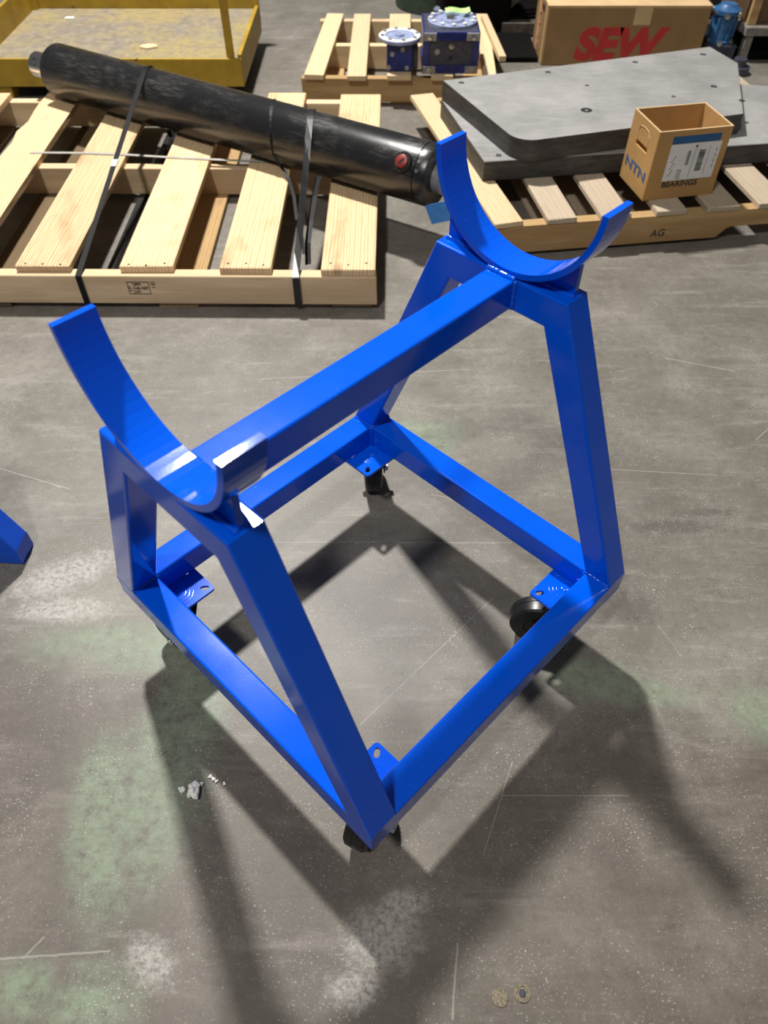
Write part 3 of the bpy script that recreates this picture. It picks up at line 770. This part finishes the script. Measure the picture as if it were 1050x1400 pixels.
while z_ < fz_(.70):
    h_ = random.choice((.0012, .002)); bars.append(box((fx_(.485), -.0012, z_+h_/2), (.010, .0006, h_))); z_ += h_ + .0018
bars.append(box((fx_(.565), -.0012, fz_(.765)), (.0065, .0006, .0065)))
bars.append(box((fx_(.56), -.0012, fz_(.53)), (.0008, .0006, fz_(.42)))); bars.append(box((fx_(.76), -.0012, fz_(.55)), (.0008, .0006, fz_(.42))))
for k in range(9): bars.append(box((fx_(.27 + .016*(k % 3)), -.0012, fz_(.36 + .034*k)), (.0022, .0006, .0055)))
for k in range(5): bars.append(box((fx_(.41), -.0012, fz_(.31 + .03*k)), (.016, .0006, .0016)))
for k in range(4): bars.append(box((fx_(.86), -.0012, fz_(.45 + .08*k)), (.0018, .0006, .010)))
obj('barcode', join(*bars), 'print_black', lab)
b_ = text_mesh('BEARINGS', .0245, .0003, offset=.0005, sx=1.08); obj('lettering', place(b_, (fx_(.215), -.0007, fz_(.185)), (1, 0, 0), (0, 0, 1)), 'print_black', nb)
b_ = text_mesh('NTN', .040, .0003, offset=.0012, sx=1.70); obj('lettering', place(b_, (-.0007, bd*.92, fz_(.24)), (0, -1, 0), (0, 0, 1)), 'print_blue', lpo)

# ------------------------------------------------------------------ rear pallet with gear units
p2 = thing('wooden_pallet', 'pale pine pallet at the back carrying the dark blue gear units', 'pallet', (.10, 2.9, 0))
def r2(p): return (p[0]-.10, p[1]-2.9)
for f_, k_, wd in (((-.262, 2.522), (-.207, 3.292), .080), ((-.088, 2.508), (-.078, 3.285), .078), ((.085, 2.51), (.100, 3.285), .098), ((.26, 2.51), (.27, 3.285), .09), ((.452, 2.51), (.484, 3.285), .055)):
    board('deck_board', r2(f_), r2(k_), wd, .105, .020, 'pine_pale', p2)
for y in (2.558, 2.94, 3.27):
    board('stringer', r2((-.315 + (.035 if y > 2.6 else 0), y)), r2((.50, y-.01)), .036, .014, .091, 'pine_tan' if y < 2.6 else 'pine_pale', p2)
for x in (-.2, .1, .42): board('bottom_board', r2((x, 2.55)), r2((x, 3.28)), .09, 0, .014, 'pine_tan', p2)

# round flanged gear unit
gu = thing('gear_unit', 'small dark blue gear unit with round bolted flange on top', 'gear unit', (.086, 2.600, .1253))
obj('housing', box((0, 0, .050), (.105, .105, .10), .006), 'gear_blue', gu)
obj('housing_rib', box((.045, .01, .040), (.06, .07, .078), .004), 'gear_dark', gu)
fo = obj('flange', lathe((0, 0, .100), (0, 0, 1), [(0, .060), (.004, .084), (.016, .086), (.018, .082), (.018, .058), (.014, .055), (.014, .02), (.022, .018), (.022, 0)], 40, False), 'light_blue_cast', gu, autosmooth=math.radians(35))
obj('flange_rim', lathe((0, 0, .118), (0, 0, 1), [(0, .083), (.0012, .081), (.0012, .062), (0, .060)], 40, False), 'label_white', fo)
for k in range(8):
    a = 2*PI*k/8 + .2; obj('bolt', lathe((.071*math.cos(a), .071*math.sin(a), .118), (0, 0, 1), [(0, .008), (.006, .008), (.0065, 0)], 6, False), 'gear_grey', fo)
for (x, z) in ((-.03, .065), (.012, .082), (-.045, .018), (.03, .015)):
    obj('bolt', lathe((x, -.0525, z), (0, -1, 0), [(0, .009), (.004, .009), (.005, 0)], 12, False), 'gear_grey', gu)

# square gear unit
gs = thing('gear_unit', 'larger square dark blue gear unit with green tag on its round top', 'gear unit', (.290, 2.648, .1253), math.radians(0))
gw, gd, gh = .225, .235, .150
obj('housing', box((0, 0, gh/2), (gw-.012, gd-.012, gh-.004), .004), 'gear_dark', gs)
for z in (.014, gh-.018):
    obj('rim', join(box((0, -gd/2+.008, z), (gw, .016, .030), .002), box((0, gd/2-.008, z), (gw, .016, .030), .002), box((-gw/2+.008, 0, z), (.016, gd-.032, .030), .002), box((gw/2-.008, 0, z), (.016, gd-.032, .030), .002)), 'gear_blue', gs)
for sx in (-1, 1):
    obj('corner_post', box((sx*(gw/2-.014), -gd/2+.004, gh/2), (.028, .012, gh-.06), .002), 'gear_blue', gs)
    for z in (.014, gh-.018):
        f_ = obj('corner_foot', box((sx*(gw/2-.028), -gd/2-.003, z), (.050, .008, .028), .002), 'gear_grey', gs)
        obj('bolt', lathe((sx*(gw/2-.028), -gd/2-.007, z), (0, -1, 0), [(0, .010), (.005, .010), (.006, 0)], 12, False), 'zinc', f_)
for (x, z, r_, m) in ((-.055, .078, .011, 'gear_grey'), (.002, .098, .011, 'zinc'), (.0, .056, .006, 'hole_dark')):
    obj('plug', lathe((x, -gd/2+.005, z), (0, -1, 0), [(0, r_), (.006, r_), (.007, 0)], 14, False), m, gs)
rb = obj('ring_bearing', lathe((.008, .005, gh-.008), (0, 0, 1), [(0, .100), (.016, .100), (.018, .096), (.018, .080), (.012, .076), (.012, .05), (.020, .046), (.020, .02), (.010, .018), (.010, 0)], 44, False), 'light_blue_cast', gs, autosmooth=math.radians(35))
for k in range(12):
    a = 2*PI*k/12; obj('bolt', lathe((.008+.088*math.cos(a), .005+.088*math.sin(a), gh+.010), (0, 0, 1), [(0, .009), (.006, .009), (.0065, 0)], 6, False), 'label_white', rb)
obj('cover_cap', lathe((.0, .0, gh+.0115), (0, 0, 1), [(0, .018), (.010, .016), (.012, 0)], 16, False), 'zinc', rb)
obj('lifting_eye', lathe((-.05, .10, gh+.012), (0, 1, 0), [(0, .014), (.010, .014)], 16), 'zinc', gs)
obj('eye_neck', box((-.05, .105, gh-.002), (.010, .010, .020), 0), 'zinc', gs)
tgm = bmesh.new(); rows = []
for k in range(7):
    x = -.05 + .1*k/6; rows.append([tgm.verts.new((x, -.014, .004*math.sin(k*1.1))), tgm.verts.new((x, .014, .004*math.sin(k*1.1)+.002)), tgm.verts.new((x, .014, .004*math.sin(k*1.1)+.003)), tgm.verts.new((x, -.014, .004*math.sin(k*1.1)+.001))])
for a, b in zip(rows, rows[1:]):
    for k in range(4): tgm.faces.new((a[k], a[(k+1) % 4], b[(k+1) % 4], b[k]))
tgm.faces.new(rows[0]); tgm.faces.new(rows[-1])
o = obj('paper_tag', tgm, 'green_tag', gs); o.location = (.030, .045, gh+.026); o.rotation_euler = (.25, 0, .12); o['label'] = 'bright green paper tag'
# strap down the stringer by the square unit
o = obj('banding', box((0, 0, 0), (.014, .0012, .085)), 'gear_dark'); o.location = (.205, 2.5375, .062); tag(o, 'short dark band on the rear pallet stringer below the square gear unit', 'strap')

# loose sticks leaning by the gear unit
def stick(a, b, wd, th, label, m='pine_pale'):
    a, b = Vector(a), Vector(b); d = b-a; ln = d.length
    o = obj('wood_strip', box((0, 0, 0), (ln, wd, th), .0015, None, 1), m); o.location = (a+b)/2
    o.rotation_euler = d.to_track_quat('X', 'Z').to_euler(); return tag(o, label, 'wood strip')
stick((.517, 2.66, .1365), (.487, 3.19, .1365), .030, .022, 'narrow pale wood strip lying loose on the right edge of the rear pallet')

# ------------------------------------------------------------------ SEW carton
sb = thing('carton', 'large brown carton with red lettering behind the steel plates', 'box', (.744, 2.995, 0), math.radians(0))
sw, sd, sh = .715, .30, .232
bm = box((sw/2, sd/2, sh/2), (sw, sd, sh), .004)
obj('carton_body', bm, 'cardboard_sew', sb)
for k in (0, 1):
    obj('top_flap', box((sw/2, sd/4 + k*sd/2, sh+.0022), (sw+.004, sd/2-.002, .004), .0008), 'cardboard_edge', sb)
b_ = text_mesh('SEW', .168, .0004, shear=.20, offset=.0088, sx=1.10); obj('lettering', place(b_, (.142, -.0008, .030), (1, 0, 0), (0, 0, 1)), 'print_red', sb)
obj('side_strip', box((-.0012, .030, sh/2), (.0024, .022, sh-.004)), 'cardboard_edge', sb)
obj('side_strip', box((-.0012, .205, sh/2), (.0024, .030, sh-.004)), 'cardboard_edge', sb)
b_ = text_mesh('SEW', .085, .0004, shear=.2, offset=.002, sx=1.1); obj('side_lettering', place(b_, (-.0016, .150, .012), (0, 0, 1), (0, 1, 0)), 'print_red_pale', sb)
obj('hand_hole', box((-.0008, .115, sh*.86), (.003, .055, .022), .0008), 'hole_dark', sb)
obj('packing_tape', box((.42, -.0004, sh-.035), (.075, .0006, .07)), 'cardboard_edge', sb)

# ------------------------------------------------------------------ yellow platform at the rear left
yp = thing('yellow_platform', 'worn yellow steel platform cart with grey deck behind the cylinder', 'platform', (-1.07, 2.92, 0))
x0, x1, y0, y1 = -.66, .510, -.337, .345
ZL, ZU = .057, .1615
obj('deck', box((0 + (x0+x1)/2, (y0+y1)/2, .150), (x1-x0-.03, y1-y0-.02, .008), 0), 'deck', yp)
obj('front_rail', box(((x0+x1)/2, y0+.006, (ZL+ZU)/2), (x1-x0, .012, ZU-ZL), .002), 'yellow', yp)
obj('rear_rail', box(((x0+x1)/2, y1, .215), (x1-x0, .012, .27), .002), 'yellow', yp)
obj('left_rail', box((x0+.11+.006, (y0+y1)/2+.006, .17), (.012, y1-y0-.02, .18), .002), 'yellow', yp)
obj('right_rail', box((x1-.008, (y0+y1)/2+.006, .115), (.016, y1-y0-.02, .115), .002), 'yellow', yp)
obj('corner_post', box((x1-.045, y0+.024, .31), (.030, .022, .36), .003), 'yellow', yp)
obj('corner_post', box((x1-.012, y1-.02, .31), (.028, .028, .40), .003), 'yellow', yp)
obj('corner_post', box((x0+.13, y1-.02, .31), (.028, .028, .40), .003), 'yellow', yp)
for x in (x0+.13, x1-.14):
    for y in (y0+.05, y1-.06): obj('foot', box((x, y, .030), (.11, .07, .059), .003), 'yellow', yp)
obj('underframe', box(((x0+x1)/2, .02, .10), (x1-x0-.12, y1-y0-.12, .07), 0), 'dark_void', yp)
# litter on the deck
o = obj('wood_offcut', prism([(-.035, -.012), (.0, -.028), (.038, -.008), (.030, .018), (-.004, .028), (-.03, .014)], 0, .006), 'pine_pale'); o.location = (-.97, 2.74, .1543); tag(o, 'small square tan offcut lying on the grey deck of the yellow platform', 'offcut')
o = obj('paper_scrap', prism([(-.02, -.012), (.022, -.006), (.02, .012), (-.016, .010)], 0, .002), 'chip_white'); o.location = (-1.41, 3.12, .1543); tag(o, 'white paper scrap near the rear left of the platform deck', 'scrap')

# ------------------------------------------------------------------ dark storage at the back right
rk = thing('steel_rack', 'dark steel storage rack frame standing behind the carton', 'rack', (1.0, 3.6, 0))
def rb_(name, a, b, w_, m='rack_steel'):
    a, b = Vector(a), Vector(b); d = (b-a); q = d.to_track_quat('X', 'Z').to_matrix()
    return obj(name, box((a+b)/2, (d.length, w_, w_), .003, q, 1), m, rk)
for x in (-.405, .80):
    for y in (-.14, .30): rb_('upright', (x, y, 0), (x, y, 1.1), .034)
rb_('upright', (-.455, -.10, 0), (-.455, -.10, 1.1), .024)
for y in (-.14, .30):
    rb_('shelf_beam', (-.40, y, .62), (.80, y, .62), .045)
rb_('brace', (-.40, -.17, .10), (-.02, -.17, .42), .036); rb_('brace', (.80, -.12, .16), (.80, .28, .56), .03)
rb_('shelf_beam', (-.40, -.20, .035), (.80, -.20, .035), .055)
obj('shelf', box((.20, .08, .060), (1.30, .48, .010)), 'dark_void', rk)  # rack shelf, made near-black to stand in for shaded floor
obj('back_panel', box((.20, .33, .56), (1.36, .010, 1.1)), 'dark_void', rk)  # near-black sheet added as the shaded depth of the rack
obj('shade_sheet', box((-.36, -.40, .012), (.19, .34, .022), .003), 'dark_void', rk)  # black sheet laid on the floor in place of shade
o = obj('tool_chest', join(box((0, 0, .14), (.42, .26, .28), .01), box((0, -.133, .20), (.36, .008, .09), .002), box((0, -.133, .09), (.36, .008, .09), .002)), 'dark_void'); o.location = (1.10, 3.70, .0654); tag(o, 'black chest on the dark rack shelf behind the carton', 'chest')

dr = thing('steel_drum', 'dark green steel drum standing behind the rear pallet', 'drum', (.30, 3.90, 0))
obj('drum_body', lathe((0, 0, 0), (0, 0, 1), [(0, .21), (.005, .215), (.16, .215), (.165, .222), (.172, .222), (.177, .215), (.34, .215), (.345, .222), (.352, .222), (.357, .215), (.52, .215), (.525, .21)], 48), 'drum_green', dr, autosmooth=math.radians(30))
obj('drum_rim', lathe((0, 0, .52), (0, 0, 1), [(0, .222), (.014, .222), (.014, .21), (.006, .208), (.006, 0)], 48, False), 'drum_green', dr, autosmooth=math.radians(30))
o = obj('plastic_tote', join(box((0, 0, .15), (.34, .24, .30), .02), box((0, 0, .305), (.37, .27, .02), .006)), 'dark_void'); o.location = (.46, 3.49, 0.0004); o.rotation_euler = (0, 0, .06); tag(o, 'dark tote standing in front of the green drum behind the rear pallet', 'tote')

# right side: beam, blue motor, wooden panel
bt = thing('steel_stand', 'low grey steel stand at the far right behind the plates', 'stand', (1.84, 3.00, 0))
obj('top_beam', box((.12, .05, .128), (.62, .06, .035), .003), 'grey_beam', bt)
obj('top_beam', box((.12, .38, .128), (.62, .06, .035), .003), 'grey_beam', bt)
obj('cross_beam', box((-.17, .215, .128), (.05, .27, .035), .003), 'grey_beam', bt)
obj('cross_beam', box((.41, .215, .128), (.05, .27, .035), .003), 'grey_beam', bt)
for x in (-.16, .03, .12, .40):
    for y in (.05, .38): obj('leg', box((x, y, .055), (.035, .035, .11), .003), 'grey_beam', bt)
obj('floor_shade_panel', box((.12, .215, .012), (.60, .30, .022), .002), 'dark_void', bt)  # black panel added to darken the lit floor under the stand
mo = thing('gear_motor', 'blue bolted gear motor standing beside the carton', 'motor', (1.565, 3.09, 0.0))
obj('motor_foot', box((0, 0, .035), (.13, .13, .07), .004), 'gear_dark', mo)
hb = obj('motor_housing', lathe((0, 0, .07), (0, 0, 1), [(0, .058), (.012, .060), (.016, .050), (.11, .050), (.114, .060), (.13, .060), (.134, .050), (.150, .034), (.150, 0)], 28, False), 'motor_blue', mo, autosmooth=math.radians(35))
for k in range(6):
    a = 2*PI*k/6 + .3
    for z in (.078, .186): obj('bolt', lathe((.054*math.cos(a), .054*math.sin(a), z), (math.cos(a), math.sin(a), 0), [(0, .012), (.012, .012), (.013, 0)], 10, False), 'zinc', hb)
    obj('rib', box((.052*math.cos(a+.5), .052*math.sin(a+.5), .133), (.010, .008, .085), 0, Matrix.Rotation(a+.5, 3, 'Z')), 'motor_blue', hb)
pn = thing('wood_crate', 'dark brown wooden crate panel at the far right edge on the steel stand', 'crate', (1.86, 3.24, .1458))
obj('panel', box((.06, -.16, .20), (.50, .02, .40), .003), 'panel_wood', pn)
obj('panel', box((-.20, .02, .20), (.02, .34, .40), .003), 'panel_wood', pn)
obj('batten', box((-.185, -.182, .20), (.040, .022, .40), .003), 'pine_tan', pn)
obj('panel', box((.06, .20, .20), (.50, .02, .40), .003), 'panel_wood', pn)
o = obj('steel_part', lathe((0, 0, 0), (0, 0, 1), [(0, .05), (.03, .05), (.032, .03), (.06, .028), (.062, 0)], 20, False), 'gear_dark', autosmooth=math.radians(35)); o.location = (1.615, 2.90, .0003); tag(o, 'small dark machined part on the floor right of the plates', 'machine part')

# ------------------------------------------------------------------ crumbs and floor anchors
def crumb(r_, seed, flat=.5):
    rnd = random.Random(seed); bm = bmesh.new(); bmesh.ops.create_icosphere(bm, subdivisions=3, radius=r_)
    
    ph = [rnd.uniform(0, 6.28) for _ in range(6)]
    for v_ in bm.verts:
        d_ = v_.co.normalized(); k_ = 1 + .28*math.sin(3.1*d_.x+ph[0])*math.sin(2.7*d_.y+ph[1]) + .22*math.sin(6*d_.y+ph[2])*math.sin(5*d_.x+ph[3]) + rnd.uniform(-.10, .10)
        v_.co *= k_; v_.co.z *= flat; v_.co.x *= .72
    mz = min(v_.co.z for v_ in bm.verts)
    for v_ in bm.verts: v_.co.z -= mz
    return bm
spots = [(-.296, -.336, .0150, 'largest white crumb of the cluster on the floor left of the near caster'), (-.318, -.333, .0065, 'white crumb just left of the largest one on the floor'),
         (-.274, -.310, .0035, 'tiny white speck, first of a line right of the largest crumb'), (-.268, -.314, .0038, 'tiny white speck, second of a line right of the largest crumb'), (-.262, -.318, .0028, 'tiny white speck, third of a line right of the largest crumb'), (-.248, -.322, .0032, 'tiny white speck ending the line right of the largest crumb'), (-.289, -.324, .006, 'white crumb touching the top right of the largest one')]
for i, (x, y, r_, lb) in enumerate(spots):
    o = obj('plaster_crumb', crumb(r_, i), 'chip_white'); o.location = (x, y, .0002); o.rotation_euler = (0, 0, i*1.3)
    tag(o, lb, 'crumb', 'white crumbs on the concrete floor')
o = obj('floor_anchor', lathe((0, 0, 0), (0, 0, 1), [(0, .0125), (.0012, .0118), (.0014, 0)], 24, False), 'anchor_rust'); o.location = (.189, -.629, .0002); tag(o, 'round rusty plugged anchor in the floor, left of the ring shaped one', 'anchor')
o = thing('floor_anchor', 'ring shaped rusty anchor in the floor with shiny stud in its hole', 'anchor', (.222, -.624, .0002))
obj('ring', lathe((0, 0, 0), (0, 0, 1), [(0, .0125), (.0014, .0118), (.0014, .0085), (.0003, .0078), (.0003, 0)], 24, False), 'anchor_rust', o)
obj('stud', lathe((0, 0, .0003), (0, 0, 1), [(0, .0055), (.0012, .005), (.0015, 0)], 14, False), 'gear_dark', o)
obj('glint', box((-.003, .002, .0016), (.0016, .006, .0012), .0004), 'chrome', o)
